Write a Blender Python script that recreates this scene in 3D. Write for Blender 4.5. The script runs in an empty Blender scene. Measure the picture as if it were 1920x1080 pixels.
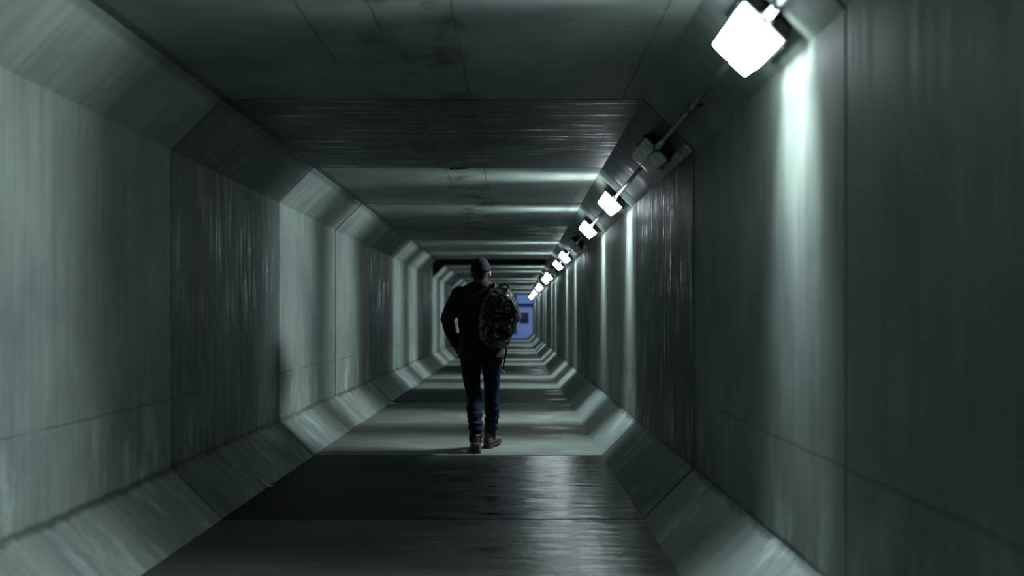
import bpy, bmesh, math, random
from mathutils import Vector, Matrix, noise as mnoise
random.seed(11)
R = math.radians
SC = bpy.context.scene
COL = SC.collection

# ------------------------------------------------------------------ camera, world, exposure
FPX = 1626.0                                   # focal length in pixels of the 1920-wide frame
CAMZ = 1.235
cd = bpy.data.cameras.new('camera')
cam = bpy.data.objects.new('camera', cd); COL.objects.link(cam)
cam.location = (0, 0, CAMZ); cam.rotation_euler = (R(90), 0, 0)
cd.sensor_width = 36.0; cd.lens = 36.0 * FPX / 1920.0
cd.shift_x = -4.0 / 1920.0; cd.shift_y = 55.0 / 1920.0
cd.clip_start = 0.05; cd.clip_end = 300
cd.dof.use_dof = True; cd.dof.focus_distance = 7.9; cd.dof.aperture_fstop = 1.25
SC.camera = cam

wd = bpy.data.worlds.new('dusk'); SC.world = wd; wd.use_nodes = True
wb = wd.node_tree.nodes['Background']
wb.inputs['Color'].default_value = (0.19, 0.28, 0.60, 1); wb.inputs['Strength'].default_value = 1.15

SC.view_settings.view_transform = 'Standard'; SC.view_settings.look = 'None'
SC.view_settings.gamma = 1.0; SC.view_settings.use_curve_mapping = False
SC.view_settings.exposure = 0.0
try:
    SC.cycles.max_bounces = 8; SC.cycles.diffuse_bounces = 5; SC.cycles.glossy_bounces = 4
    SC.cycles.sample_clamp_indirect = 4.0; SC.cycles.use_denoising = True
except Exception: pass

LAMP_COL = (0.82, 0.94, 0.99)
BAND_POWER = 122.0        # the sideways beam of one lamp
LENS_STRENGTH = 6.0     # glow of the glass itself
BAND_IN, BAND_OUT, BAND_FLOOR = 0.08, 0.38, 0.045

# ------------------------------------------------------------------ tunnel dimensions
L, RX, H, CH = -2.10, 1.10, 2.571, 0.31
SEG, D0 = 2.44, 2.875                          # box segment length; distance of joint 0
NA, NB = -4, 20                                # first and last joint
def joint(n): return D0 + SEG * n
def is_wet(n): return n % 3 == 1

# ------------------------------------------------------------------ helpers
def tag(o, label=None, cat=None, group=None, kind=None):
    if label: o['label'] = label
    if cat: o['category'] = cat
    if group: o['group'] = group
    if kind: o['kind'] = kind
    return o
def empty(name, loc, rot=(0, 0, 0)):
    o = bpy.data.objects.new(name, None); COL.objects.link(o)
    o.location = loc; o.rotation_euler = rot; o.empty_display_size = 0.1
    return o
def obj(name, bm, mats, parent=None, smooth=False):
    me = bpy.data.meshes.new(name)
    bmesh.ops.recalc_face_normals(bm, faces=bm.faces)
    bm.to_mesh(me); bm.free()
    for m in (mats if isinstance(mats, (list, tuple)) else [mats]): me.materials.append(m)
    if smooth:
        for p in me.polygons: p.use_smooth = True
    o = bpy.data.objects.new(name, me); COL.objects.link(o)
    if parent is not None: o.parent = parent
    return o
def box(bm, x0, x1, y0, y1, z0, z1, mi=0):
    vs = [bm.verts.new(p) for p in ((x0,y0,z0),(x1,y0,z0),(x1,y1,z0),(x0,y1,z0),(x0,y0,z1),(x1,y0,z1),(x1,y1,z1),(x0,y1,z1))]
    for f in ((0,3,2,1),(4,5,6,7),(0,1,5,4),(1,2,6,5),(2,3,7,6),(3,0,4,7)):
        bm.faces.new([vs[i] for i in f]).material_index = mi
    return vs
def loft(bm, rings, caps=True, mi=0):
    """rings: list of equal-length point lists"""
    vr = [[bm.verts.new(p) for p in r] for r in rings]
    n = len(vr[0])
    for a, b in zip(vr, vr[1:]):
        for i in range(n):
            bm.faces.new((a[i], a[(i+1) % n], b[(i+1) % n], b[i])).material_index = mi
    if caps:
        bm.faces.new(vr[0][::-1]).material_index = mi; bm.faces.new(vr[-1]).material_index = mi
    return vr
def frame_of(d, up=Vector((0, 1, 0))):
    d = d.normalized()
    s = up.cross(d)
    if s.length < 1e-3: s = Vector((1, 0, 0)).cross(d)
    s.normalize(); t = d.cross(s)
    return s, t
def tube(bm, pts, rad, n=14, up=Vector((0, 1, 0)), round_ends=True, mi=0):
    """swept ellipse; rad entries are r or (r_side, r_up)"""
    pts = [Vector(p) for p in pts]
    rad = [(r, r) if not isinstance(r, (tuple, list)) else r for r in rad]
    dirs = []
    for i in range(len(pts)):
        a = pts[max(i-1, 0)]; b = pts[min(i+1, len(pts)-1)]
        dirs.append((b - a).normalized())
    rings = []
    def ring(c, d, r, k=1.0):
        s, t = frame_of(d, up)
        return [c + s*(r[0]*k*math.cos(2*math.pi*j/n)) + t*(r[1]*k*math.sin(2*math.pi*j/n)) for j in range(n)]
    if round_ends:
        m = min(rad[0])
        for a in (80, 55, 28): rings.append(ring(pts[0] - dirs[0]*m*0.9*math.sin(R(a)), dirs[0], rad[0], math.cos(R(a))))
    for p, d, r in zip(pts, dirs, rad): rings.append(ring(p, d, r))
    if round_ends:
        m = min(rad[-1])
        for a in (28, 55, 80): rings.append(ring(pts[-1] + dirs[-1]*m*0.9*math.sin(R(a)), dirs[-1], rad[-1], math.cos(R(a))))
    loft(bm, rings, True, mi)
def ellipsoid(bm, c, r, rot=None, nu=18, nv=12):
    c = Vector(c); rings = []
    for j in range(1, nv):
        a = math.pi * j / nv
        ring = []
        for i in range(nu):
            b = 2*math.pi*i/nu
            p = Vector((r[0]*math.sin(a)*math.cos(b), r[1]*math.sin(a)*math.sin(b), r[2]*math.cos(a)))
            if rot: p = rot @ p
            ring.append(c + p)
        rings.append(ring)
    loft(bm, rings)
def sring(cx, cy, z, rx, ry, n=28, e=2.4):
    out = []
    for i in range(n):
        a = 2*math.pi*i/n; ca, sa = math.cos(a), math.sin(a)
        out.append(Vector((cx + rx*math.copysign(abs(ca)**(2/e), ca), cy + ry*math.copysign(abs(sa)**(2/e), sa), z)))
    return out
def fuse(name, bm, mat, parent, voxel, smooth_it=4, fac=0.5, disp=None):
    """join overlapping closed shapes into one continuous surface"""
    o = obj(name, bm, mat)
    m = o.modifiers.new('r', 'REMESH'); m.mode = 'VOXEL'; m.voxel_size = voxel; m.use_smooth_shade = True
    s = o.modifiers.new('s', 'SMOOTH'); s.iterations = smooth_it; s.factor = fac
    dg = bpy.context.evaluated_depsgraph_get(); dg.update()
    me = bpy.data.meshes.new_from_object(o.evaluated_get(dg))
    o.modifiers.clear(); old = o.data; o.data = me; bpy.data.meshes.remove(old); me.name = name
    if not me.materials: me.materials.append(mat)
    if disp:
        ns = [v.normal.copy() for v in me.vertices]
        for v, nn in zip(me.vertices, ns): v.co += nn * disp(v.co, nn)
    for p in me.polygons: p.use_smooth = True
    me.update()
    if parent is not None: o.parent = parent
    return o

# ------------------------------------------------------------------ materials
class NT:
    def __init__(self, name):
        self.m = bpy.data.materials.new(name); self.m.use_nodes = True
        self.t = self.m.node_tree; self.b = self.t.nodes['Principled BSDF']
    def n(self, ty, **kw):
        x = self.t.nodes.new(ty)
        for k, v in kw.items(): setattr(x, k, v)
        return x
    def put(self, sock, v):
        if hasattr(v, 'is_output') or isinstance(v, bpy.types.NodeSocket): self.t.links.new(v, sock)
        else: sock.default_value = v
    def math(self, op, a, b=0.0, c=None, clamp=False):
        x = self.n('ShaderNodeMath', operation=op); x.use_clamp = clamp
        self.put(x.inputs[0], a); self.put(x.inputs[1], b)
        if c is not None: self.put(x.inputs[2], c)
        return x.outputs[0]
    def step(self, v, a, b):
        x = self.n('ShaderNodeMapRange', interpolation_type='SMOOTHSTEP')
        self.put(x.inputs[0], v); self.put(x.inputs[1], a); self.put(x.inputs[2], b)
        return x.outputs[0]
    def noise(self, vec, scale, detail=4.0, rough=0.55):
        x = self.n('ShaderNodeTexNoise'); self.put(x.inputs['Vector'], vec)
        x.inputs['Scale'].default_value = scale; x.inputs['Detail'].default_value = detail; x.inputs['Roughness'].default_value = rough
        return x.outputs[0]
    def vmul(self, vec, s):
        x = self.n('ShaderNodeVectorMath', operation='MULTIPLY'); self.put(x.inputs[0], vec); x.inputs[1].default_value = s
        return x.outputs[0]
    def mix(self, f, a, b):
        x = self.n('ShaderNodeMix', data_type='RGBA'); self.put(x.inputs[0], f); self.put(x.inputs[6], a); self.put(x.inputs[7], b)
        return x.outputs[2]
    def scale(self, col, f):
        x = self.n('ShaderNodeVectorMath', operation='SCALE'); self.put(x.inputs[0], col); self.put(x.inputs['Scale'], f)
        return x.outputs[0]
    def bump(self, h, strength, dist=0.01, prev=None):
        x = self.n('ShaderNodeBump'); self.put(x.inputs['Height'], h)
        x.inputs['Strength'].default_value = strength; x.inputs['Distance'].default_value = dist
        if prev is not None: self.t.links.new(prev, x.inputs['Normal'])
        return x.outputs[0]
    def pos(self):
        c = self.n('ShaderNodeTexCoord').outputs['Object']
        s = self.n('ShaderNodeSeparateXYZ'); self.t.links.new(c, s.inputs[0])
        return c, s.outputs[0], s.outputs[1], s.outputs[2]
    def set(self, **kw):
        names = dict(color='Base Color', rough='Roughness', metal='Metallic', spec='Specular IOR Level', normal='Normal',
                     trans='Transmission Weight', sub='Subsurface Weight', emit='Emission Color', emits='Emission Strength', coat='Coat Weight', sheen='Sheen Weight')
        for k, v in kw.items(): self.put(self.b.inputs[names[k]], v)
        return self.m

def concrete(name, base, rough, wet=False, floor=False):
    t = NT(name); c, x, y, z = t.pos()
    streak = t.noise(t.vmul(c, (1.0, 17.0, 1.0)), 1.0, 6.0, 0.62)       # form and run-off streaks across the tunnel
    fine = t.noise(t.vmul(c, (2.5, 60.0, 2.5)), 1.0, 4.0, 0.6)
    blotch = t.noise(t.vmul(c, (1.0, 1.0, 0.7)), 1.5, 6.0, 0.6)
    grain = t.noise(c, 70.0, 3.0, 0.6)
    f = t.math('MULTIPLY_ADD', blotch, 1.3, 0.35)
    f = t.math('MULTIPLY', f, t.math('MULTIPLY_ADD', streak, 0.85 if not wet else 0.8, 0.58 if not wet else 0.6))
    seg = t.n('ShaderNodeTexWhiteNoise', noise_dimensions='1D'); t.put(seg.inputs['W'], t.math('FLOOR', t.math('DIVIDE', t.math('SUBTRACT', y, D0), SEG)))
    f = t.math('MULTIPLY', f, t.math('MULTIPLY_ADD', seg.outputs[0], 0.2, 0.9))   # each cast section has its own tone
    f = t.math('MULTIPLY', f, t.math('MULTIPLY_ADD', fine, 0.4, 0.8))
    f = t.math('MULTIPLY', f, t.math('MULTIPLY_ADD', grain, 0.16, 0.92))
    wob = t.noise(t.vmul(c, (1, 3.0, 1)), 2.0, 5.0, 0.65)
    wobm = t.math('SUBTRACT', wob, 0.5)
    gate = t.step(t.noise(c, 0.9, 2.0), 0.38, 0.52)
    if not floor:
        # pour line low on the walls, cracked in places
        d1 = t.math('ABSOLUTE', t.math('SUBTRACT', z, t.math('MULTIPLY_ADD', wobm, 0.02, 0.735)))
        l1 = t.math('MULTIPLY', t.math('SUBTRACT', 1.0, t.step(d1, 0.002, 0.008)), gate)
        f = t.math('MULTIPLY', f, t.math('SUBTRACT', 1.0, t.math('MULTIPLY', l1, 0.38)))
        # grimy ragged seam where the haunch meets the wall
        d2 = t.math('ABSOLUTE', t.math('SUBTRACT', z, t.math('MULTIPLY_ADD', wobm, 0.07, CH)))
        l2 = t.math('MULTIPLY', t.math('SUBTRACT', 1.0, t.step(d2, 0.004, 0.03)), t.math('MULTIPLY_ADD', gate, 0.5, 0.5))
        f = t.math('MULTIPLY', f, t.math('SUBTRACT', 1.0, t.math('MULTIPLY', l2, 0.6)))
        # pale bloom below the pour line
        eff = t.math('MULTIPLY', t.math('SUBTRACT', 1.0, t.step(z, 0.5, 0.85)), t.step(t.noise(t.vmul(c, (1, 2.5, 1)), 1.6, 5.0, 0.65), 0.48, 0.68))
        f = t.math('MULTIPLY', f, t.math('MULTIPLY_ADD', eff, 0.6, 0.95))
        # soffit: soot marks along the middle, dark strip beside the left haunch, two seam lines
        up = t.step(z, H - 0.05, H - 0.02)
        mid = t.math('SUBTRACT', 1.0, t.step(t.math('ABSOLUTE', t.math('ADD', x, 0.5)), 0.05, 0.42))
        soot = t.math('MULTIPLY', t.math('MULTIPLY', up, mid), t.step(t.noise(t.vmul(c, (2.2, 1.6, 1)), 1.5, 5.0, 0.6), 0.47, 0.66))
        f = t.math('MULTIPLY', f, t.math('SUBTRACT', 1.0, t.math('MULTIPLY', soot, 0.65)))
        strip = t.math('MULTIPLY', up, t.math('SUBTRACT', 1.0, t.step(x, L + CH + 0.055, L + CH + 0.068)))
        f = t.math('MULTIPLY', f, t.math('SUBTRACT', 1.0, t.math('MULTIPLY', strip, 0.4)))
        for xs in (-0.93, -0.62, -0.27, 0.66):
            ds = t.math('ABSOLUTE', t.math('SUBTRACT', x, t.math('MULTIPLY_ADD', wobm, 0.03, xs)))
            ls = t.math('MULTIPLY', t.math('MULTIPLY', up, gate), t.math('SUBTRACT', 1.0, t.step(ds, 0.002, 0.007)))
            f = t.math('MULTIPLY', f, t.math('SUBTRACT', 1.0, t.math('MULTIPLY', ls, 0.55)))
    warm = (base[0]*1.03, base[1]*1.01, base[2]*0.92, 1)
    if floor: f = t.math('MULTIPLY', f, t.math('MULTIPLY_ADD', t.step(y, joint(2) - .05, joint(2) + .02), 0.50, 0.50))   # near end darker across the full width
    col = t.scale(t.mix(t.step(blotch, 0.35, 0.65), (*base, 1), warm), f)
    if floor:
        rr = t.math('MULTIPLY_ADD', t.noise(t.vmul(c, (1.6, 11.0, 1)), 1.0, 5.0, 0.65), 0.5, rough - 0.43)
        rr = t.math('MAXIMUM', rr, 0.09)
        # water lies on the right of the nearest two slabs, with a few damp patches beyond
        edge = t.math('MULTIPLY_ADD', t.math('SUBTRACT', t.noise(t.vmul(c, (1.0, 3.5, 1)), 1.3, 5.0, 0.65), 0.5), 2.0, x)
        wm = t.math('MULTIPLY', t.step(edge, -0.55, 0.25), t.math('SUBTRACT', 1.0, t.step(y, joint(2) - .05, joint(2) + .02)))
        pt = t.math('MULTIPLY', t.step(t.noise(t.vmul(c, (0.8, 1.6, 1)), 1.4, 4.0, 0.6), 0.5, 0.62), t.step(edge, -0.2, 0.5))
        wm = t.math('MAXIMUM', wm, t.math('MULTIPLY', pt, 0.55))
        rr = t.math('MULTIPLY_ADD', t.math('SUBTRACT', rr, 0.62), wm, 0.62)
        sp = t.math('MULTIPLY_ADD', wm, 0.85, 0.12)
        nb = t.bump(t.noise(t.vmul(c, (2.0, 8.0, 1)), 1.0, 6.0, 0.6), 0.6, 0.02)
        nb = t.bump(grain, 0.12, 0.003, nb)
    else:
        rr = t.math('MULTIPLY_ADD', streak, 0.7 if wet else 0.4, rough - (0.35 if wet else 0.2))
        rr = t.math('MAXIMUM', rr, 0.1)
        if wet: rr = t.math('MULTIPLY_ADD', t.math('SUBTRACT', 1.0, t.math('MULTIPLY', t.step(t.noise(t.vmul(c, (1.6, 20.0, 1.6)), 1.0, 5.0, 0.7), 0.45, 0.68), t.step(t.noise(c, 1.7, 4.0), 0.38, 0.6))), 0.42, 0.15)
        nb = t.bump(fine, 0.45 if wet else 0.15, 0.006)
        nb = t.bump(streak, 0.2 if wet else 0.12, 0.012, nb)
        nb = t.bump(grain, 0.12, 0.003, nb)
    return t.set(color=col, rough=rr, normal=nb, spec=(sp if floor else t.math('SUBTRACT', 0.75, rr, clamp=True)))

M = {}
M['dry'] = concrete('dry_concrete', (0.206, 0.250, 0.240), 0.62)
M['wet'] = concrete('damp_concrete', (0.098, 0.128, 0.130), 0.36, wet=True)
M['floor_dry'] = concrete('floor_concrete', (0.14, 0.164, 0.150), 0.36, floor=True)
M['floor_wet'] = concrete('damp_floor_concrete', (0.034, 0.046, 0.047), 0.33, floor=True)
def plain(name, col, rough=0.6, metal=0.0, var=0.25, sc=30.0, bump=0.15, spec=0.5, **kw):
    t = NT(name); c, x, y, z = t.pos()
    n = t.noise(c, sc, 4.0)
    return t.set(color=t.scale((*col,), t.math('MULTIPLY_ADD', n, 2*var, 1 - var)), rough=rough, metal=metal, spec=spec,
                 normal=t.bump(n, bump, 0.004), **kw)
M['sealant'] = plain('joint_sealant', (0.012, 0.014, 0.013), 0.8)
M['housing'] = plain('cast_housing', (0.018, 0.02, 0.021), 0.45, 0.3)
M['pipe'] = plain('conduit_steel', (0.22, 0.25, 0.25), 0.35, 0.8, sc=50)
M['fitting'] = plain('cast_fitting', (0.10, 0.11, 0.115), 0.4, 0.7)
M['steel'] = plain('bright_steel', (0.55, 0.58, 0.6), 0.25, 1.0)
def glass_off():
    t = NT('unlit_prismatic_glass'); c, x, y, z = t.pos()
    n = t.noise(c, 22.0, 4.0)
    return t.set(color=t.mix(t.step(n, 0.4, 0.65), (0.60, 0.68, 0.66, 1), (0.85, 0.90, 0.88, 1)), rough=0.2, trans=0.0, spec=0.6, normal=t.bump(n, 0.2, 0.004))
M['lens_off'] = glass_off()
def glass_on():
    t = NT('glowing_prismatic_glass')
    # clear ribbed glass that lets the bulb's light out and glows itself
    em = t.n('ShaderNodeEmission'); em.inputs['Color'].default_value = (*LAMP_COL, 1); em.inputs['Strength'].default_value = LENS_STRENGTH
    tr = t.n('ShaderNodeBsdfTransparent'); ad = t.n('ShaderNodeAddShader')
    t.t.links.new(em.outputs[0], ad.inputs[0]); t.t.links.new(tr.outputs[0], ad.inputs[1])
    t.t.links.new(ad.outputs[0], t.t.nodes['Material Output'].inputs['Surface'])
    return t.m
M['lens_on'] = glass_on()

# ------------------------------------------------------------------ tunnel shell
def octa(off=0.0, dx=0.0, dz=0.0, sq_left=False):
    k = off * (math.sqrt(2) - 1)
    c = CH
    l, r, b, tp = L - off, RX + off, -off, H + off
    lo = 0.01 if sq_left else c
    # corner positions of an octagon offset outwards by off
    return [Vector((p[0] + dx, p[1] + dz)) for p in (
        (L + c - k, b), (RX - c + k, b), (r, c - k), (r, H - c + k), (RX - c + k, tp), (L + lo - k, tp), (l, H - lo + k), (l, c - k))]
SIDES = ['floor', 'trim_1', 'wall_right', 'trim_2', 'ceiling', 'trim_3', 'wall_left', 'trim_4']
LAB = {'floor': ('bare concrete tunnel floor crossed by joints, damp and shiny on the right', 'floor'),
       'trim_1': ('sloping concrete haunch between the floor and the right wall', 'trim'),
       'wall_right': ('right-hand concrete tunnel wall with dark vertical joints', 'wall'),
       'trim_2': ('sloping concrete haunch at the upper right carrying the lamps', 'trim'),
       'ceiling': ('concrete tunnel ceiling with sooty marks along the middle', 'ceiling'),
       'trim_3': ('sloping concrete haunch between the left wall and the ceiling', 'trim'),
       'wall_left': ('left-hand concrete tunnel wall in pale and damp dark panels', 'wall'),
       'trim_4': ('sloping concrete haunch between the floor and the left wall', 'trim')}
shell = {s: bmesh.new() for s in SIDES}
GAP, BV, TH = 0.0095, 0.005, 0.14
SHAFT = 7                                      # segment without upper left haunch, with a shaft in its roof
def add_segment(n):
    dx, dz = random.uniform(-.004, .004), random.uniform(-.004, .004)
    if n in (0, 1): dz = -0.001
    y0, y1 = joint(n) + GAP, joint(n+1) - GAP
    sq = n == SHAFT
    loops = [(octa(TH, dx, dz, sq), y0), (octa(BV, dx, dz, sq), y0), (octa(0, dx, dz, sq), y0 + BV)]
    loops += [(octa(0, dx, dz, sq), y0 + (y1 - y0)*k/4) for k in (1, 2, 3)]
    loops += [(octa(0, dx, dz, sq), y1 - BV), (octa(BV, dx, dz, sq), y1), (octa(TH, dx, dz, sq), y1)]
    for i, s in enumerate(SIDES):
        bm = shell[s]; j = (i + 1) % 8
        if sq and s == 'ceiling':
            z = H + 0.75                       # the shaft: a deep recess in the roof
            lx = L + 0.01; rx = RX - CH
            mi = 1
            box(bm, lx - TH, rx + TH, y0, y1, z, z + TH, mi)
            box(bm, lx - TH, lx, y0, y1, H - 0.005, z, mi); box(bm, rx, rx + TH, y0, y1, H, z, mi)
            box(bm, lx - TH, rx + TH, y0 - TH, y0, H + 0.01, z + TH, mi); box(bm, lx - TH, rx + TH, y1, y1 + TH, H + 0.01, z + TH, mi)
            continue
        a = [bm.verts.new((lp[i].x, y, lp[i].y)) for lp, y in loops]
        b = [bm.verts.new((lp[j].x, y, lp[j].y)) for lp, y in loops]
        mi = 1 if is_wet(n) else 0
        m = len(loops)
        for k in range(m):
            bm.faces.new((a[k], b[k], b[(k+1) % m], a[(k+1) % m])).material_index = mi
        bm.faces.new(a[::-1]).material_index = mi; bm.faces.new(b).material_index = mi
for n in range(NA, NB): add_segment(n)
for ya, yb in ((joint(SHAFT) - GAP - .06, joint(SHAFT) - GAP), (joint(SHAFT+1) + GAP, joint(SHAFT+1) + GAP + .06)):
    bm = shell['trim_3']; o = .03                  # solid concrete corner behind the haunch ends
    tri = [(L - .12, H - CH - .12 + o*1.5), (L + CH + .12 - o*1.5, H + .12), (L - .12, H + .12)]
    v = [bm.verts.new((p[0], y, p[1])) for y in (ya, yb) for p in tri]
    for f in ((0, 1, 2), (5, 4, 3), (0, 3, 4, 1), (1, 4, 5, 2), (2, 5, 3, 0)): bm.faces.new([v[q] for q in f]).material_index = 1
for n in range(NA + 1, NB):                    # recessed sealant in every joint
    o0, o1 = octa(0.035), octa(TH + 0.02)
    y0, y1 = joint(n) - GAP - 0.004, joint(n) + GAP + 0.004
    for i, s in enumerate(SIDES):
        bm = shell[s]; j = (i + 1) % 8
        v = [bm.verts.new((p.x, y, p.y)) for y in (y0, y1) for p in (o0[i], o0[j], o1[j], o1[i])]
        for f in ((0,1,2,3),(7,6,5,4),(0,4,5,1),(1,5,6,2),(2,6,7,3),(3,7,4,0)):
            bm.faces.new([v[q] for q in f]).material_index = 2
S = {}
for s in SIDES:
    fl = s == 'floor'
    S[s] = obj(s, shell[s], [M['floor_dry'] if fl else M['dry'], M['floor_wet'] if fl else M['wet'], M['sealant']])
    tag(S[s], *LAB[s], kind='structure')
bm = bmesh.new(); box(bm, L - .3, RX + .3, joint(NA) - .2, joint(NA), -.3, H + .3)  # added end cap that keeps the blue dusk light out of the tunnel
tag(obj('light_block_back', bm, M['dry']), 'unseen concrete wall added behind the viewer to keep sky light out', 'wall', kind='structure')
# dark lumps added in place of a chipped hollow at the third ceiling joint
bm = bmesh.new()
for k in range(7):
    ellipsoid(bm, (-0.56 + k*0.022, joint(2) - 0.004 + random.uniform(-.003, .003), H - 0.003), (0.018, 0.010, random.uniform(.006, .017)), nu=10, nv=6)
obj('spall_patch', bm, M['sealant'], S['ceiling'], True)

# ------------------------------------------------------------------ lamps on the upper right haunch
LAMP_OFF = 0.215
LS = 0.045                                     # shift of the lamp line towards the wall
HX, HZ = RX - CH/2 + LS*0.7071, H - CH/2 - LS*0.7071
NRM = Vector((-0.70711, 0, -0.70711))
def rrect(w, d, z, rad, n=5):
    """rounded rectangle loop in local x,y at height z"""
    out = []
    for cx, cy, a0 in ((w-rad, d-rad, 0), (-w+rad, d-rad, 90), (-w+rad, -d+rad, 180), (w-rad, -d+rad, 270)):
        for k in range(n + 1):
            a = R(a0 + 90*k/n); out.append(Vector((cx + rad*math.cos(a), cy + rad*math.sin(a), z)))
    return out
def lens_bm():
    bm = bmesh.new(); rings = []
    lv = [(0.070, .107, .098), (0.085, .107, .098)]
    for k in range(6):                         # prismatic ribs
        z = 0.085 + k*0.014; s = 1.0 - 0.02*k
        lv += [(z, .107*s, .098*s), (z + .007, .102*s, .092*s), (z + .0075, .107*s, .098*s)]
    lv += [(0.178, .094, .080), (0.188, .075, .062), (0.192, .04, .035)]
    for z, w, d in lv: rings.append(rrect(w, d + .07*min(1, d/.06), .048 + (z - .07)*.86, min(w, d)*0.16))
    loft(bm, rings)
    return bm
def housing_bm():
    bm = bmesh.new()
    loft(bm, [rrect(w, d + .07, z*.74, 0.03) for z, w, d in ((0.0, .095, .085), (0.012, .095, .085), (0.02, .105, .095), (0.055, .114, .102), (0.07, .119, .106), (0.083, .119, .106), (0.085, .108, .096))])
    for sx in (-1, 1):                         # lugs with screws
        for sy in (-1, 1):
            box(bm, sx*.112 - .012, sx*.112 + .012, sy*.13 - .012, sy*.13 + .012, 0.042, 0.070)
    return bm
def hub_bm(sy):
    bm = bmesh.new()
    tube(bm, [(0, sy*.165, .050), (0, sy*.20, .062), (0, sy*.21, .068), (0, sy*.24, .068)], [.034, .030, .026, .024], 16, Vector((0, 0, 1)), False)
    return bm
def bar_bm():
    bm = bmesh.new()
    pts = [(0, -.178, .055), (0, -.178, .118), (0, -.166, .150), (0, -.12, .160), (0, .12, .160), (0, .166, .150), (0, .178, .118), (0, .178, .055)]
    tube(bm, pts, [.0055]*8, 8, Vector((1, 0, 0)), False)
    return bm
ORD = ['nearest', 'second', 'third', 'fourth', 'fifth', 'sixth', 'seventh', 'eighth', 'ninth', 'tenth', 'eleventh', 'twelfth', 'thirteenth', 'fourteenth', 'fifteenth', 'sixteenth']
proto_mesh = {}
def band_light():
    ld = bpy.data.lights.new('lamp_bulb', 'POINT'); ld.shadow_soft_size = 0.06
    ld.energy = BAND_POWER; ld.color = LAMP_COL
    ld.use_nodes = True; t = ld.node_tree; e = t.nodes['Emission']
    # photometric profile of the refractor: a beam thrown sideways, little along the tunnel
    g = t.nodes.new('ShaderNodeNewGeometry'); sx = t.nodes.new('ShaderNodeSeparateXYZ'); t.links.new(g.outputs['Incoming'], sx.inputs[0])
    ab = t.nodes.new('ShaderNodeMath'); ab.operation = 'ABSOLUTE'; t.links.new(sx.outputs[1], ab.inputs[0])
    mr = t.nodes.new('ShaderNodeMapRange'); mr.interpolation_type = 'SMOOTHSTEP'
    t.links.new(ab.outputs[0], mr.inputs[0])
    mr.inputs[1].default_value = BAND_IN; mr.inputs[2].default_value = BAND_OUT; mr.inputs[3].default_value = 1.0; mr.inputs[4].default_value = BAND_FLOOR
    dn = t.nodes.new('ShaderNodeVectorMath'); dn.operation = 'DOT_PRODUCT'; t.links.new(g.outputs['Incoming'], dn.inputs[0]); dn.inputs[1].default_value = (-.7071, 0, -.7071)
    m2 = t.nodes.new('ShaderNodeMapRange'); t.links.new(dn.outputs['Value'], m2.inputs[0])   # reflector: strongest straight out of the housing
    m2.inputs[1].default_value = 0.0; m2.inputs[2].default_value = 1.0; m2.inputs[3].default_value = 0.11; m2.inputs[4].default_value = 1.0
    mm = t.nodes.new('ShaderNodeMath'); mm.operation = 'MULTIPLY'; t.links.new(mr.outputs[0], mm.inputs[0]); t.links.new(m2.outputs[0], mm.inputs[1])
    t.links.new(mm.outputs[0], e.inputs['Strength'])
    return ld
GLOW = band_light()
def mesh_once(key, fn, mats):
    if key not in proto_mesh:
        o = obj(key, fn(), mats, None, True); proto_mesh[key] = o.data
        for p in o.data.polygons: p.use_smooth = False
        bpy.data.objects.remove(o)
    return proto_mesh[key]
def part(name, me, parent):
    o = bpy.data.objects.new(name, me); COL.objects.link(o); o.parent = parent; return o
lamps = {}
lit_i = dark_i = 0
for n in range(-1, NB):
    lit = not is_wet(n)
    t = empty('bulkhead_lamp', (HX, joint(n) + LAMP_OFF*SEG, HZ), (0, R(225), 0))
    if n == -1: lb = 'lit bulkhead lamp just outside the picture beside the viewer'
    elif n == 0: lb = 'largest glowing white lamp, blurred, at the top right of the picture'
    elif n == 1: lb = 'unlit grey glass lamp with dark housing, next after the largest glowing lamp'
    elif lit: lb = 'glowing white lamp on the haunch, %s lit one along the row from the viewer' % ORD[lit_i]
    else: lb = 'dark unlit lamp on the haunch, %s unlit one along the row from the viewer' % ORD[dark_i]
    if n >= 0:
        if lit: lit_i += 1
        else: dark_i += 1
    tag(t, lb, 'lamp', 'bulkhead lamps along the upper right haunch')
    part('housing', mesh_once('housing', housing_bm, M['housing']), t)
    ln = part('lens', mesh_once('lens_lit' if lit else 'lens_dark', lens_bm, M['lens_on'] if lit else M['lens_off']), t)
    ln['label'] = 'glowing ribbed glass' if lit else 'grey ribbed glass, unlit'
    for sy in (-1, 1): part('conduit_hub', mesh_once('hub%d' % sy, lambda: hub_bm(sy), M['fitting']), t)
    if n < 9: part('guard_bar', mesh_once('bar', bar_bm, M['steel']), t)
    if lit:
        for yb in (-.15, -.04, .09):              # three short tubes behind the glass
            lo = bpy.data.objects.new('lamp_bulb', GLOW); COL.objects.link(lo); lo.parent = t
            lo.location = (0, yb, 0.110)
    lamps[n] = t
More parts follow.
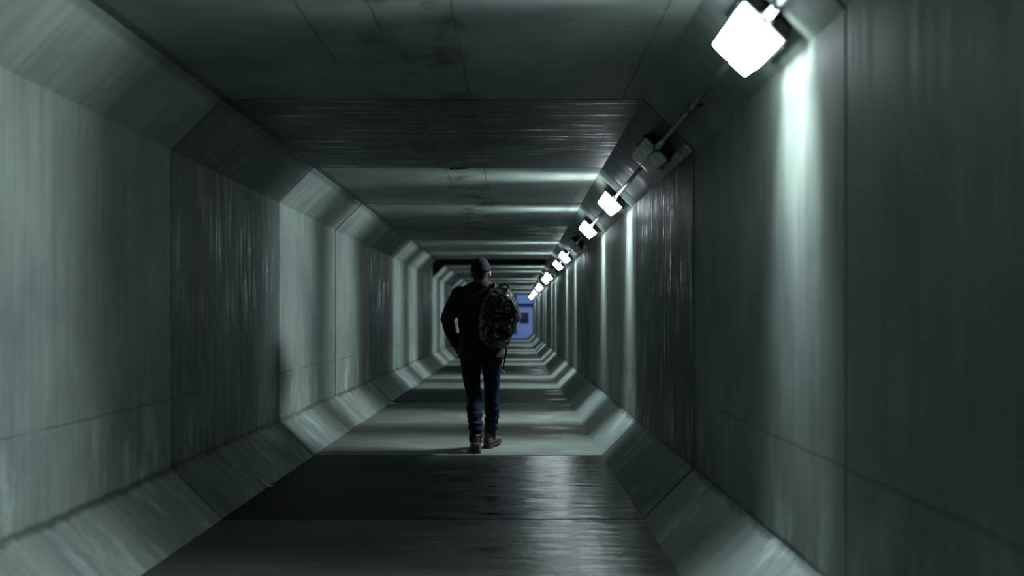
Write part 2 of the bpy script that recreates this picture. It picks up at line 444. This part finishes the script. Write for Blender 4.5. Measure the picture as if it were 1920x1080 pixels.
# conduit runs between the lamps
PX, PZ = HX + NRM.x*0.068, HZ + NRM.z*0.068
def clip_parts(t, y):
    bm = bmesh.new()                            # ring of the clamp
    tube(bm, [(PX, y - .018, PZ), (PX, y - .016, PZ), (PX, y + .016, PZ), (PX, y + .018, PZ)], [.017, .026, .026, .017], 16, Vector((0, 0, 1)), False)
    c = obj('clamp', bm, M['housing'], t)
    bm = bmesh.new()                            # bracket from the clamp to the concrete
    p = Vector((PX, y + .01, PZ)); q = p - NRM*0.064 + Vector((.01, 0, -.01))
    tube(bm, [p, p + (q - p)*.6, q], [(.012, .012), (.014, .014), (.03, .02)], 10, Vector((0, 1, 0)), False)
    obj('bracket', bm, M['housing'], c)
for n in range(-1, NB - 1):
    y0 = joint(n) + LAMP_OFF*SEG + 0.23; y1 = joint(n+1) + LAMP_OFF*SEG - 0.23
    if n < 0: y0 = joint(-1) + LAMP_OFF*SEG + 0.23
    bm = bmesh.new()
    tube(bm, [(PX, y0, PZ), (PX, (y0+y1)/2, PZ - .004), (PX, y1, PZ)], [.015]*3, 12, Vector((0, 0, 1)), False)
    if n < 0: lb = 'grey steel conduit pipe leading to the largest glowing lamp from behind the viewer'
    elif n == 0: lb = 'grey steel conduit pipe from the largest glowing lamp to the unlit grey glass lamp'
    elif n == 1: lb = 'short bright conduit pipe from the unlit grey glass lamp to the second glowing lamp'
    else: lb = 'conduit pipe along the haunch, %s pipe beyond the unlit grey glass lamp' % (['', 'nearest'] + ORD[1:] + ['seventeenth', 'eighteenth', 'nineteenth'])[n]
    t = tag(obj('conduit_pipe', bm, M['pipe'], None, True), lb, 'conduit', 'conduit runs between the lamps')
    if n < 10:
        clip_parts(t, y0 + 0.12 if n >= 1 else (y0 + y1)/2 - .05)
        if n >= -1:
            bm = bmesh.new()
            tube(bm, [(PX, y1 - .12, PZ), (PX, y1 - .02, PZ)], [.021, .021], 14, Vector((0, 0, 1)), False)
            cp = obj('coupling', bm, M['steel'], t)

# ------------------------------------------------------------------ beyond the far mouth: dusk blue yard and facade
YE = joint(NB); YF = 62.0
t = NT('paving'); c, x, y, z = t.pos(); n_ = t.noise(c, 2.0, 5.0)
M['paving'] = t.set(color=t.scale((0.42, 0.46, 0.5), t.math('MULTIPLY_ADD', n_, .5, .75)), rough=0.6)
bm = bmesh.new(); box(bm, -14, 14, YE - .0, YF + 3, -.25, -.01)
tag(obj('ground', bm, M['paving']), 'pale blue-lit paved yard beyond the far mouth of the tunnel', 'ground', kind='structure')
M['panel'] = plain('pale_panel', (0.62, 0.64, 0.66), 0.5, sc=2.0, var=.1)
M['dark_panel'] = plain('dark_blue_panel', (0.035, 0.05, 0.09), 0.4, sc=2.0, var=.1)
M['pane'] = plain('dark_window_glass', (0.02, 0.03, 0.06), 0.1, sc=1.0, var=.05, bump=0)
bld = tag(empty('building', (0, YF, 0)), 'pale building with dark blue bands seen through the far mouth of the tunnel', 'building')
bm = bmesh.new(); box(bm, -9, 9, 0, 2.5, -.02, 7.5); obj('wall', bm, M['panel'], bld)
for za, zb in ((1.98, 2.22), (5.0, 5.3)):
    bm = bmesh.new(); box(bm, -9, 9, -.05, .02, za, zb); obj('band', bm, M['dark_panel'], bld)
for cx in (-7.2, -5.4, -3.6, -1.8, 0.72, 2.6, 4.4, 6.2, 8.0):
    for za, zb in ((0.82, 1.56), (2.9, 4.3)):
        bm = bmesh.new(); w = .30
        box(bm, cx-w, cx+w, -.06, .02, zb-.05, zb); box(bm, cx-w, cx+w, -.06, .02, za, za+.05)
        box(bm, cx-w, cx-w+.05, -.06, .02, za+.05, zb-.05); box(bm, cx+w-.05, cx+w, -.06, .02, za+.05, zb-.05)
        wf = obj('window', bm, M['dark_panel'], bld)
        bm = bmesh.new(); box(bm, cx-w+.05, cx+w-.05, -.02, .015, za+.05, zb-.05); obj('pane', bm, M['pane'], wf)
for cx in (-4.5, 0.05, 5.3):
    bm = bmesh.new(); box(bm, cx-.12, cx+.12, -.12, .02, -.02, 7.5); obj('pilaster', bm, M['dark_panel'], bld)

# ------------------------------------------------------------------ the walking person
def cloth(name, col, rough=0.85, sc=180.0, var=0.3, sheen=0.0, spec=0.25):
    t = NT(name); c, x, y, z = t.pos()
    n = t.noise(c, sc, 3.0); b = t.noise(c, 7.0, 4.0)
    f = t.math('MULTIPLY', t.math('MULTIPLY_ADD', n, 2*var, 1 - var), t.math('MULTIPLY_ADD', b, 0.8, 0.6))
    return t.set(color=t.scale(col, f), rough=rough, spec=spec, sheen=sheen, normal=t.bump(n, 0.2, 0.002))
M['jacket'] = cloth('dark_olive_cloth', (0.017, 0.020, 0.012))
M['jeans'] = cloth('dark_blue_denim', (0.005, 0.0105, 0.033))
M['cap'] = cloth('dark_cap_cloth', (0.004, 0.0055, 0.009))
M['leather'] = plain('tan_leather', (0.10, 0.07, 0.037), 0.65, sc=25, var=.4)
M['rubber'] = plain('boot_rubber', (0.045, 0.036, 0.026), 0.7)
t = NT('skin'); M['skin'] = t.set(color=(0.30, 0.15, 0.10, 1), rough=0.5, sub=0.08)
M['hair'] = plain('short_dark_hair', (0.015, 0.012, 0.01), 0.7, sc=200)
XP, YP = -0.30, 8.0
person = tag(empty('person', (XP, YP, 0)), 'person in a cap, dark jacket and jeans walking away down the tunnel', 'person')
UPZ = Vector((0, 0, 1))
LEG_L = [(-.105, 0.0, .93), (-.10, 0.0, .80), (-.092, .005, .66), (-.070, .01, .51), (-.066, -.03, .36), (-.052, -.075, .20), (-.050, -.085, .09)]
LEG_R = [(.100, .01, .93), (.098, .04, .80), (.092, .08, .66), (.088, .13, .51), (.094, .165, .36), (.082, .205, .20), (.070, .225, .095)]
ARM_L = [(-.195, .0, 1.445), (-.255, -.02, 1.345), (-.314, -.05, 1.215), (-.284, .025, 1.09), (-.232, .085, .985)]
ARM_R = [(.195, .0, 1.445), (.252, -.015, 1.345), (.308, -.035, 1.225), (.262, .09, 1.235), (.185, .185, 1.285)]
def head_parts(bm):
    hx = -.012; hy = .035
    ellipsoid(bm, (hx, hy - .01, 1.69), (.080, .097, .098))
    ellipsoid(bm, (hx, hy + .03, 1.635), (.068, .070, .085))                    # face
    ellipsoid(bm, (hx, hy + .055, 1.585), (.045, .043, .040))                   # jaw and chin
    ellipsoid(bm, (hx, hy + .078, 1.672), (.055, .022, .018))                   # brow
    tube(bm, [(hx, hy + .092, 1.662), (hx, hy + .110, 1.632), (hx, hy + .104, 1.622)], [.010, .015, .017], 10, Vector((1, 0, 0)))
    for k in (0, 1): ellipsoid(bm, (hx, hy + .092, 1.592 - .014*k), (.024, .012, .008))
    for s in (-1, 1):
        ellipsoid(bm, (hx + s*.032, hy + .078, 1.648), (.013, .013, .011))      # eyes
        ellipsoid(bm, (hx + s*.045, hy + .065, 1.618), (.022, .022, .018))      # cheekbones
        rot = Matrix.Rotation(R(-s*22), 3, 'Z')
        ellipsoid(bm, (hx + s*.086, hy + .0, 1.640), (.011, .020, .033), rot)   # ears
        ellipsoid(bm, (hx + s*.080, hy + .008, 1.615), (.009, .012, .014), rot)
    tube(bm, [(hx*.5, .0, 1.46), (hx*.8, .008, 1.53), (hx, hy - .005, 1.61)], [(.068, .066), (.062, .064), (.064, .066)], 18, Vector((0, 1, 0)))
def hand(bm, wrist, d, palm_n, curl, side):
    """palm along d, palm facing palm_n, five fingers curled by 'curl' degrees per joint"""
    d = Vector(d).normalized(); pn = Vector(palm_n); pn = (pn - d*pn.dot(d)).normalized(); s = d.cross(pn)*side
    w = Vector(wrist)
    pts = [w, w + d*.03, w + d*.075, w + d*.092]
    tube(bm, pts, [(.030, .022), (.038, .018), (.043, .016), (.040, .014)], 14, pn)
    for k, (off, ln) in enumerate(((.030, .072), (.010, .082), (-.011, .076), (-.031, .060))):
        p = w + d*.088 + s*off; dd = d.copy(); chain = [p - d*.015]; chain.append(p)
        ax = dd.cross(pn)
        for j, fr in enumerate((.45, .32, .25)):
            dd = Matrix.Rotation(R(curl*(0.8 if j == 0 else 1.1)), 3, ax) @ dd
            p = p + dd*ln*fr; chain.append(p)
        tube(bm, chain, [.0095, .0095, .009, .0085, .0075], 10, s)
    p = w + d*.03 + s*.032; dd = (d*.6 + s*.75 + pn*.25).normalized(); chain = [p - dd*.012, p, p + dd*.035]
    dd = (dd + d*.7 + pn*.5).normalized(); chain.append(chain[-1] + dd*.03); dd = (dd + pn*.5 - s*.3).normalized(); chain.append(chain[-1] + dd*.024)
    tube(bm, chain, [.012, .0125, .011, .0095, .0085], 10, pn)
bm = bmesh.new()
head_parts(bm)
loft(bm, [sring(0, .0, z, rx, ry) for z, rx, ry in ((.84, .150, .105), (.92, .165, .115), (1.05, .150, .105), (1.18, .165, .115), (1.32, .185, .115), (1.42, .175, .095), (1.48, .10, .07))])
for arm in (ARM_L, ARM_R): tube(bm, arm, [.060, .052, .044, .040, .030], 14)
for leg in (LEG_L, LEG_R): tube(bm, leg, [.085, .080, .068, .055, .055, .042, .040], 14)
for (ax, ay, az), yaw, up in ((LEG_L[-1], 4, 0), (LEG_R[-1], -20, .3)):
    f = Vector((math.sin(R(-yaw)), math.cos(R(-yaw)), 0)); a = Vector((ax, ay, az))
    tube(bm, [a - f*.045 - UPZ*.04, a + f*.06 - UPZ*.035, a + f*.15 - UPZ*.05 + UPZ*.02*up, a + f*.19 - UPZ*.055 + UPZ*.04*up], [(.03, .03), (.038, .035), (.04, .02), (.03, .015)], 12, UPZ)
hand(bm, ARM_L[-1], (.42, .12, -.9), (.9, -.2, .2), 18, -1)
hand(bm, ARM_R[-1], (-.45, .25, .45), (-.2, -1, 0), 52, 1)
fuse('body', bm, M['skin'], person, .006, 3)

def jacket_disp(p, n):
    q = Vector((p.x*9, p.y*9, p.z*14)); a = mnoise.noise(q)*.007 + mnoise.noise(q*2.3)*.0035
    if p.z < 1.0: a += .004*math.sin(p.z*46 + 3*mnoise.noise(p*6))
    return a
bm = bmesh.new()
loft(bm, [sring(0, cy, z, rx, ry, 32, 2.5) for z, cy, rx, ry in (
    (.855, .01, .203, .150), (.875, .01, .212, .155), (.93, .01, .208, .150), (1.05, .0, .208, .145), (1.16, -.0, .214, .145), (1.24, -.005, .219, .145), (1.32, -.01, .226, .145),
    (1.39, -.008, .222, .135), (1.45, -.004, .185, .112), (1.495, .0, .135, .094), (1.525, .005, .105, .086))])
tube(bm, ARM_L, [(.088, .090), (.078, .086), (.062, .074), (.055, .066), (.050, .056)], 18)
tube(bm, [*ARM_L[-1:], (-.205, .115, .93)], [.05, .045], 14)
tube(bm, ARM_R, [(.088, .090), (.080, .086), (.066, .072), (.056, .062), (.044, .046)], 18)
for s in (-1, 1): tube(bm, [(s*.075, .0, 1.515), (s*.14, .0, 1.475), (s*.205, .0, 1.43)], [(.05, .07), (.055, .078), (.075, .085)], 16)
jk = fuse('jacket', bm, M['jacket'], person, .010, 4, .5, jacket_disp)
bm = bmesh.new()                                # turned-up collar
rings = []
for z, rx, ry, cy in ((1.50, .104, .098, .0), (1.53, .094, .092, .002), (1.562, .086, .088, .006), (1.566, .082, .084, .007), (1.562, .078, .080, .008), (1.52, .076, .078, .008)):
    rings.append([Vector((-.005 + rx*math.cos(2*math.pi*i/32), cy + ry*math.sin(2*math.pi*i/32), z + .006*math.cos(2*math.pi*i/32) - .02*max(0, math.sin(2*math.pi*i/32)))) for i in range(32)])
loft(bm, rings); obj('collar', bm, M['jacket'], jk, True)
bm = bmesh.new(); tube(bm, [(x*.204, .01 + y*.152, .862) for x, y in [(math.cos(2*math.pi*i/40), math.sin(2*math.pi*i/40)) for i in range(41)]], [(.007, .014)]*41, 8, UPZ, False)
obj('hem', bm, M['jacket'], jk, True)

def jeans_disp(p, n):
    k = max(0.0, min(1.0, (.55 - p.z)/.3))
    a = mnoise.noise(Vector((p.x*10, p.y*10, p.z*24)))*(.004 + .008*k)
    a += .004*k*math.sin(p.z*95 + 5*mnoise.noise(p*7))
    return a
bm = bmesh.new()
loft(bm, [sring(0, cy, z, rx, ry, 28, 2.4) for z, cy, rx, ry in ((.78, .015, .170, .125), (.84, .01, .192, .135), (.92, .005, .190, .128), (.97, .0, .175, .12))])
tube(bm, LEG_L, [(.098, .118), (.094, .112), (.080, .098), (.070, .080), (.073, .082), (.062, .070), (.056, .064)], 20, round_ends=False)
tube(bm, LEG_R, [(.098, .118), (.092, .110), (.078, .095), (.068, .078), (.071, .080), (.060, .070), (.054, .064)], 20, round_ends=False)
fuse('jeans', bm, M['jeans'], person, .009, 3, .5, jeans_disp)

def boot(ankle, yaw, pitch):
    ax, ay, az = ankle
    mt = Matrix.Translation((ax, ay, 0)) @ Matrix.Rotation(R(yaw), 4, 'Z') @ Matrix.Translation((0, -.07, 0)) @ Matrix.Rotation(R(pitch), 4, 'X')
    def g(y, w, z0, z1, n=16, e=2.6):
        out = []
        for i in range(n):
            a = 2*math.pi*i/n; ca, sa = math.cos(a), math.sin(a)
            out.append(mt @ Vector((w*math.copysign(abs(ca)**(2/e), ca), y, (z0+z1)/2 + (z1-z0)/2*math.copysign(abs(sa)**(2/e), sa))))
        return out
    bm = bmesh.new()
    loft(bm, [g(-.012, .022, .03, .075), g(-.004, .036, .022, .10), g(.02, .043, .02, .125), (g(.07, .045, .02, .13)), g(.12, .046, .02, .11), g(.17, .050, .02, .085), g(.22, .052, .02, .072), g(.26, .045, .02, .064), g(.285, .028, .022, .052), g(.292, .012, .026, .042)])
    tube(bm, [mt @ Vector((0, .055, .08)), mt @ Vector((0, .06, .17))], [(.047, .056), (.044, .054)], 16, UPZ, False)
    b = fuse('boot', bm, M['leather'], person, .006, 3)
    bm = bmesh.new()
    def so(y, w, z): return [mt @ Vector((-w, y, z)), mt @ Vector((w, y, z))]
    ys = [(-.016, .026), (-.004, .041), (.04, .047), (.10, .044), (.17, .053), (.22, .055), (.265, .046), (.295, .022)]
    for za, zb, sub in ((.0, .026, ys),):
        top = [so(y, w, zb) for y, w in sub]; bot = [so(y, w, za + (.012 if .08 < y < .15 else 0)) for y, w in sub]
        loft(bm, [[b0[0], b0[1], t0[1], t0[0]] for b0, t0 in zip(bot, top)])
    obj('sole', bm, M['rubber'], b)
    bm = bmesh.new()
    for k in range(4):
        y = .10 + k*.022; z = .118 - k*.011
        tube(bm, [mt @ Vector((-.026, y, z - .006)), mt @ Vector((0, y + .004, z + .006)), mt @ Vector((.026, y, z - .006))], [.0035]*3, 6, UPZ)
    obj('laces', bm, M['rubber'], b)
boot(LEG_L[-1], 4, 0)
boot(LEG_R[-1], -20, 6)

hx, hy = -.012, .030                            # cap
def cap_r(z):                                   # dome profile
    k = (z - 1.675)/.115
    return max(0.0, 1 - max(0, k)**2.3)**.5
bm = bmesh.new(); rings = []
for z in (1.662, 1.68, 1.70, 1.72, 1.74, 1.758, 1.772, 1.782, 1.788):
    k = cap_r(z); rings.append([Vector((hx + .092*k*math.cos(2*math.pi*i/36), hy - .008 + .112*k*math.sin(2*math.pi*i/36), z + (.012*math.sin(2*math.pi*i/36) if z < 1.70 else 0))) for i in range(36)])
loft(bm, rings); cp = obj('cap', bm, M['cap'], person, True)
bm = bmesh.new(); ellipsoid(bm, (hx, hy - .008, 1.790), (.010, .010, .006), nu=12, nv=8); obj('button', bm, M['cap'], cp, True)
bm = bmesh.new(); rings = []
for k in range(9):
    a = R(-62 + 15.5*k); px_ = math.sin(a)
    base = Vector((hx + .092*px_, hy - .008 + .112*math.cos(a), 1.676))
    tip = Vector((hx + .084*px_, hy + .10 + .085*math.cos(a*1.05), 1.668 - .022*px_*px_))
    rings.append([base + UPZ*.003, tip + UPZ*.003, tip - UPZ*.003, base - UPZ*.003])
loft(bm, rings); obj('brim', bm, M['cap'], cp, True)
bm = bmesh.new(); rings = []
for z, rx, ry in ((1.552, .067, .071), (1.575, .067, .072), (1.60, .070, .076), (1.62, .077, .086), (1.64, .082, .098), (1.67, .086, .106)):
    rings.append([Vector((hx + rx*math.cos(R(200 + 140*i/20)), hy - .006 + ry*math.sin(R(200 + 140*i/20)), z)) for i in range(21)] +
                 [Vector((hx + rx*.8*math.cos(R(340 - 140*i/20)), hy - .006 + ry*.8*math.sin(R(340 - 140*i/20)), z)) for i in range(21)])
loft(bm, rings); obj('hair', bm, M['hair'], person, True)

# ------------------------------------------------------------------ backpack slung on the right shoulder
t = NT('camouflage_nylon'); c, x, y, z = t.pos()
n1 = t.noise(c, 16.0, 3.0); n2 = t.noise(t.vmul(c, (1.3, 1, 1.1)), 23.0, 3.0); n3 = t.noise(c, 300.0, 2.0)
colr = t.mix(t.step(n1, .47, .53), (.004, .006, .005, 1), (.012, .015, .012, 1))
colr = t.mix(t.step(n2, .55, .60), colr, (.022, .025, .022, 1))
M['camo'] = t.set(color=colr, rough=0.34, spec=0.7, normal=t.bump(n3, .12, .001))
M['web'] = cloth('black_webbing', (0.012, 0.013, 0.012), 0.6)
M['tip'] = plain('pale_strap_tip', (0.45, 0.48, 0.48), 0.5)
bag = tag(empty('backpack', (XP + .155, YP - .24, 1.05)), 'crumpled camouflage backpack slung over the right shoulder of the walking person', 'backpack')
BX, BY, BZ = .155, -.24, 1.05
BACK = -.03                                    # clearance from the jacket
def lp(p): return Vector((p[0] - BX, p[1] - BY, p[2] - BZ))
def px(u, v, y):                                # local point seen at photo position u,v at depth y
    y += BACK; d = YP + y; return Vector(((u - 964)*d/FPX - XP, y, CAMZ + (595 - v)*d/FPX))
def bag_disp(p, n):
    q = Vector((p.x*11 + p.z*6, p.y*9, p.z*9 - p.x*7))
    r = 1 - abs(mnoise.noise(q))*2
    q2 = q*2.1 + Vector((5, 3, 1)); r2 = 1 - abs(mnoise.noise(q2))*2
    return .015*(r - .35) + .007*(r2 - .35)
bm = bmesh.new(); rings = []
for v, u0, u1, y0, y1 in ((549, 921, 950, -.20, -.14), (556, 914, 955, -.26, -.13), (568, 905, 963, -.32, -.13), (584, 899, 969, -.36, -.135),
                          (600, 898, 970, -.37, -.14), (616, 898, 964, -.37, -.14), (632, 900, 958, -.35, -.14), (645, 910, 952, -.30, -.15), (651, 920, 948, -.26, -.17)):
    a = px(u0, v, (y0+y1)/2 + 0.0); b = px(u1, v, (y0+y1)/2)
    rings.append([lp(p) for p in sring((a.x + b.x)/2, (y0 + y1)/2 + BACK, a.z, (b.x - a.x)/2, (y1 - y0)/2, 28, 2.7)])
loft(bm, rings)
pack = fuse('pack_body', bm, M['camo'], bag, .008, 3, .5, bag_disp)
bm = bmesh.new(); rings = []                    # top flap hanging over the back
for v, u0, u1, y0, y1 in ((541, 921, 951, -.215, -.15), (546, 915, 955, -.27, -.13), (556, 911, 960, -.34, -.15), (568, 906, 966, -.385, -.20), (580, 908, 970, -.40, -.24), (587, 914, 971, -.40, -.28)):
    a = px(u0, v, (y0+y1)/2); b = px(u1, v, (y0+y1)/2)
    rings.append([lp(p) for p in sring((a.x + b.x)/2, (y0 + y1)/2 + BACK, a.z, (b.x - a.x)/2, (y1 - y0)/2, 28, 2.5)])
loft(bm, rings); flap = fuse('top_flap', bm, M['camo'], bag, .008, 2, .5, bag_disp)
bm = bmesh.new(); rings = []                    # front pocket low on the pack
for v, u0, u1, y0, y1 in ((596, 912, 958, -.37, -.30), (602, 906, 961, -.41, -.30), (618, 905, 959, -.42, -.30), (634, 908, 954, -.40, -.28), (642, 916, 948, -.36, -.28)):
    a = px(u0, v, y0); b = px(u1, v, y0)
    rings.append([lp(p) for p in sring((a.x + b.x)/2, (y0 + y1)/2 + BACK, a.z, (b.x - a.x)/2, (y1 - y0)/2, 24, 2.8)])
loft(bm, rings); fuse('front_pocket', bm, M['camo'], bag, .008, 2, .5, bag_disp)
def strap(name, pts, w=.018, th=.004, mat='web', parent=bag, up=Vector((0, 1, 0))):
    # smooth the polyline, then sweep a flat band
    P = [Vector(p) for p in pts]; Q = []
    for i in range(len(P) - 1):
        p0, p1, p2, p3 = P[max(i-1, 0)], P[i], P[i+1], P[min(i+2, len(P)-1)]
        for k in range(5):
            s = k/5; Q.append(.5*((2*p1) + (p2-p0)*s + (2*p0-5*p1+4*p2-p3)*s*s + (3*p1-p0-3*p2+p3)*s**3))
    Q.append(P[-1]); bm = bmesh.new()
    tube(bm, [lp(q) for q in Q], [(w, th)]*len(Q), 10, up, False)
    return obj(name, bm, M[mat], parent, True)
ss = strap('shoulder_strap', [(.115, -.16, 1.40), (.125, -.125, 1.475), (.13, -.05, 1.535), (.135, .05, 1.52), (.14, .135, 1.43), (.15, .165, 1.32), (.17, .165, 1.20), (.22, .10, 1.09), (.225, -.04, 1.03), (.20, -.17, 1.01)], .026, .008, up=Vector((1, 0, 0.15)))
strap('spare_strap', [px(908, 560, -.16), px(901, 590, -.20), px(897, 625, -.20), px(901, 645, -.20)], .016, .004)
strap('grab_handle', [px(931, 543, -.20), px(938, 536, -.20), px(950, 534, -.20), px(955, 541, -.20)], .008, .006)
strap('flap_strap', [px(946, 570, -.40), px(944, 590, -.415), px(941, 612, -.435), px(940, 630, -.42)], .010, .004)
strap('flap_strap', [px(921, 570, -.40), px(921, 590, -.415), px(920, 612, -.435), px(920, 630, -.42)], .010, .004)
for u in (941.5, 920.3):
    q = lp(px(u, 607, -.437)); bm = bmesh.new(); box(bm, q.x - .015, q.x + .015, q.y - .006, q.y + .006, q.z - .018, q.z + .018); obj('buckle', bm, M['housing'], bag)
strap('hanging_strap', [px(948, 645, -.20), px(949, 660, -.215), px(946, 674, -.22), px(943, 692, -.225)], .007, .003)
ts = strap('hanging_strap', [px(921, 645, -.28), px(922, 662, -.275), px(920, 680, -.27), px(919, 693, -.27)], .007, .003)
tp = strap('strap_tip', [px(940, 694, -.225), px(944, 697, -.228), px(947, 701, -.23)], .008, .004, 'tip')
tp['label'] = 'pale tip of the hanging strap'

# ------------------------------------------------------------------ litter on the floor
M['paper'] = plain('pale_litter', (0.55, 0.58, 0.56), 0.4)
def litter(name, lbl, d, pts, w, th):
    bm = bmesh.new(); tube(bm, pts, [(w, th)]*len(pts), 8, UPZ, False)
    return tag(obj(name, bm, M['paper'], None, False), lbl, 'litter')
d = 6.30; zz = .010
litter('litter_strip', 'thin pale strip of litter lying on the lower left haunch near the dark joint', d,
       [(L + CH - .055, d, .055 + zz), (L + CH - .03, d + .01, .030 + zz), (L + CH + .002, d + .02, .006), (L + CH + .03, d + .02, .006)], .010, .003)
bm = bmesh.new()
for k in range(5): ellipsoid(bm, (L + CH + .06 + random.uniform(-.03, .03), 12.25 + random.uniform(-.04, .04), .016), (random.uniform(.02, .04), random.uniform(.02, .04), random.uniform(.012, .02)), nu=10, nv=6)
fuse('crumpled_paper', bm, M['paper'], None, .005, 1)
tag(bpy.data.objects['crumpled_paper'], 'crumpled scrap of pale paper on the floor beside the lower left haunch', 'litter')
M['stone'] = plain('pebble', (0.30, 0.31, 0.28), 0.5)
for k, (u, dy, r, lb) in enumerate(((923, -.03, .011, 'larger pale pebble on the floor joint behind the walking person'), (957, -.02, .008, 'small pale pebble on the floor joint, right of the walking person'))):
    dd = joint(2) + dy; bm = bmesh.new(); ellipsoid(bm, ((u - 964)*dd/FPX, dd, r*.5 - .001), (r*1.3, r, r*.6), nu=9, nv=6)
    tag(obj('pebble', bm, M['stone'], None, True), lb, 'pebble')
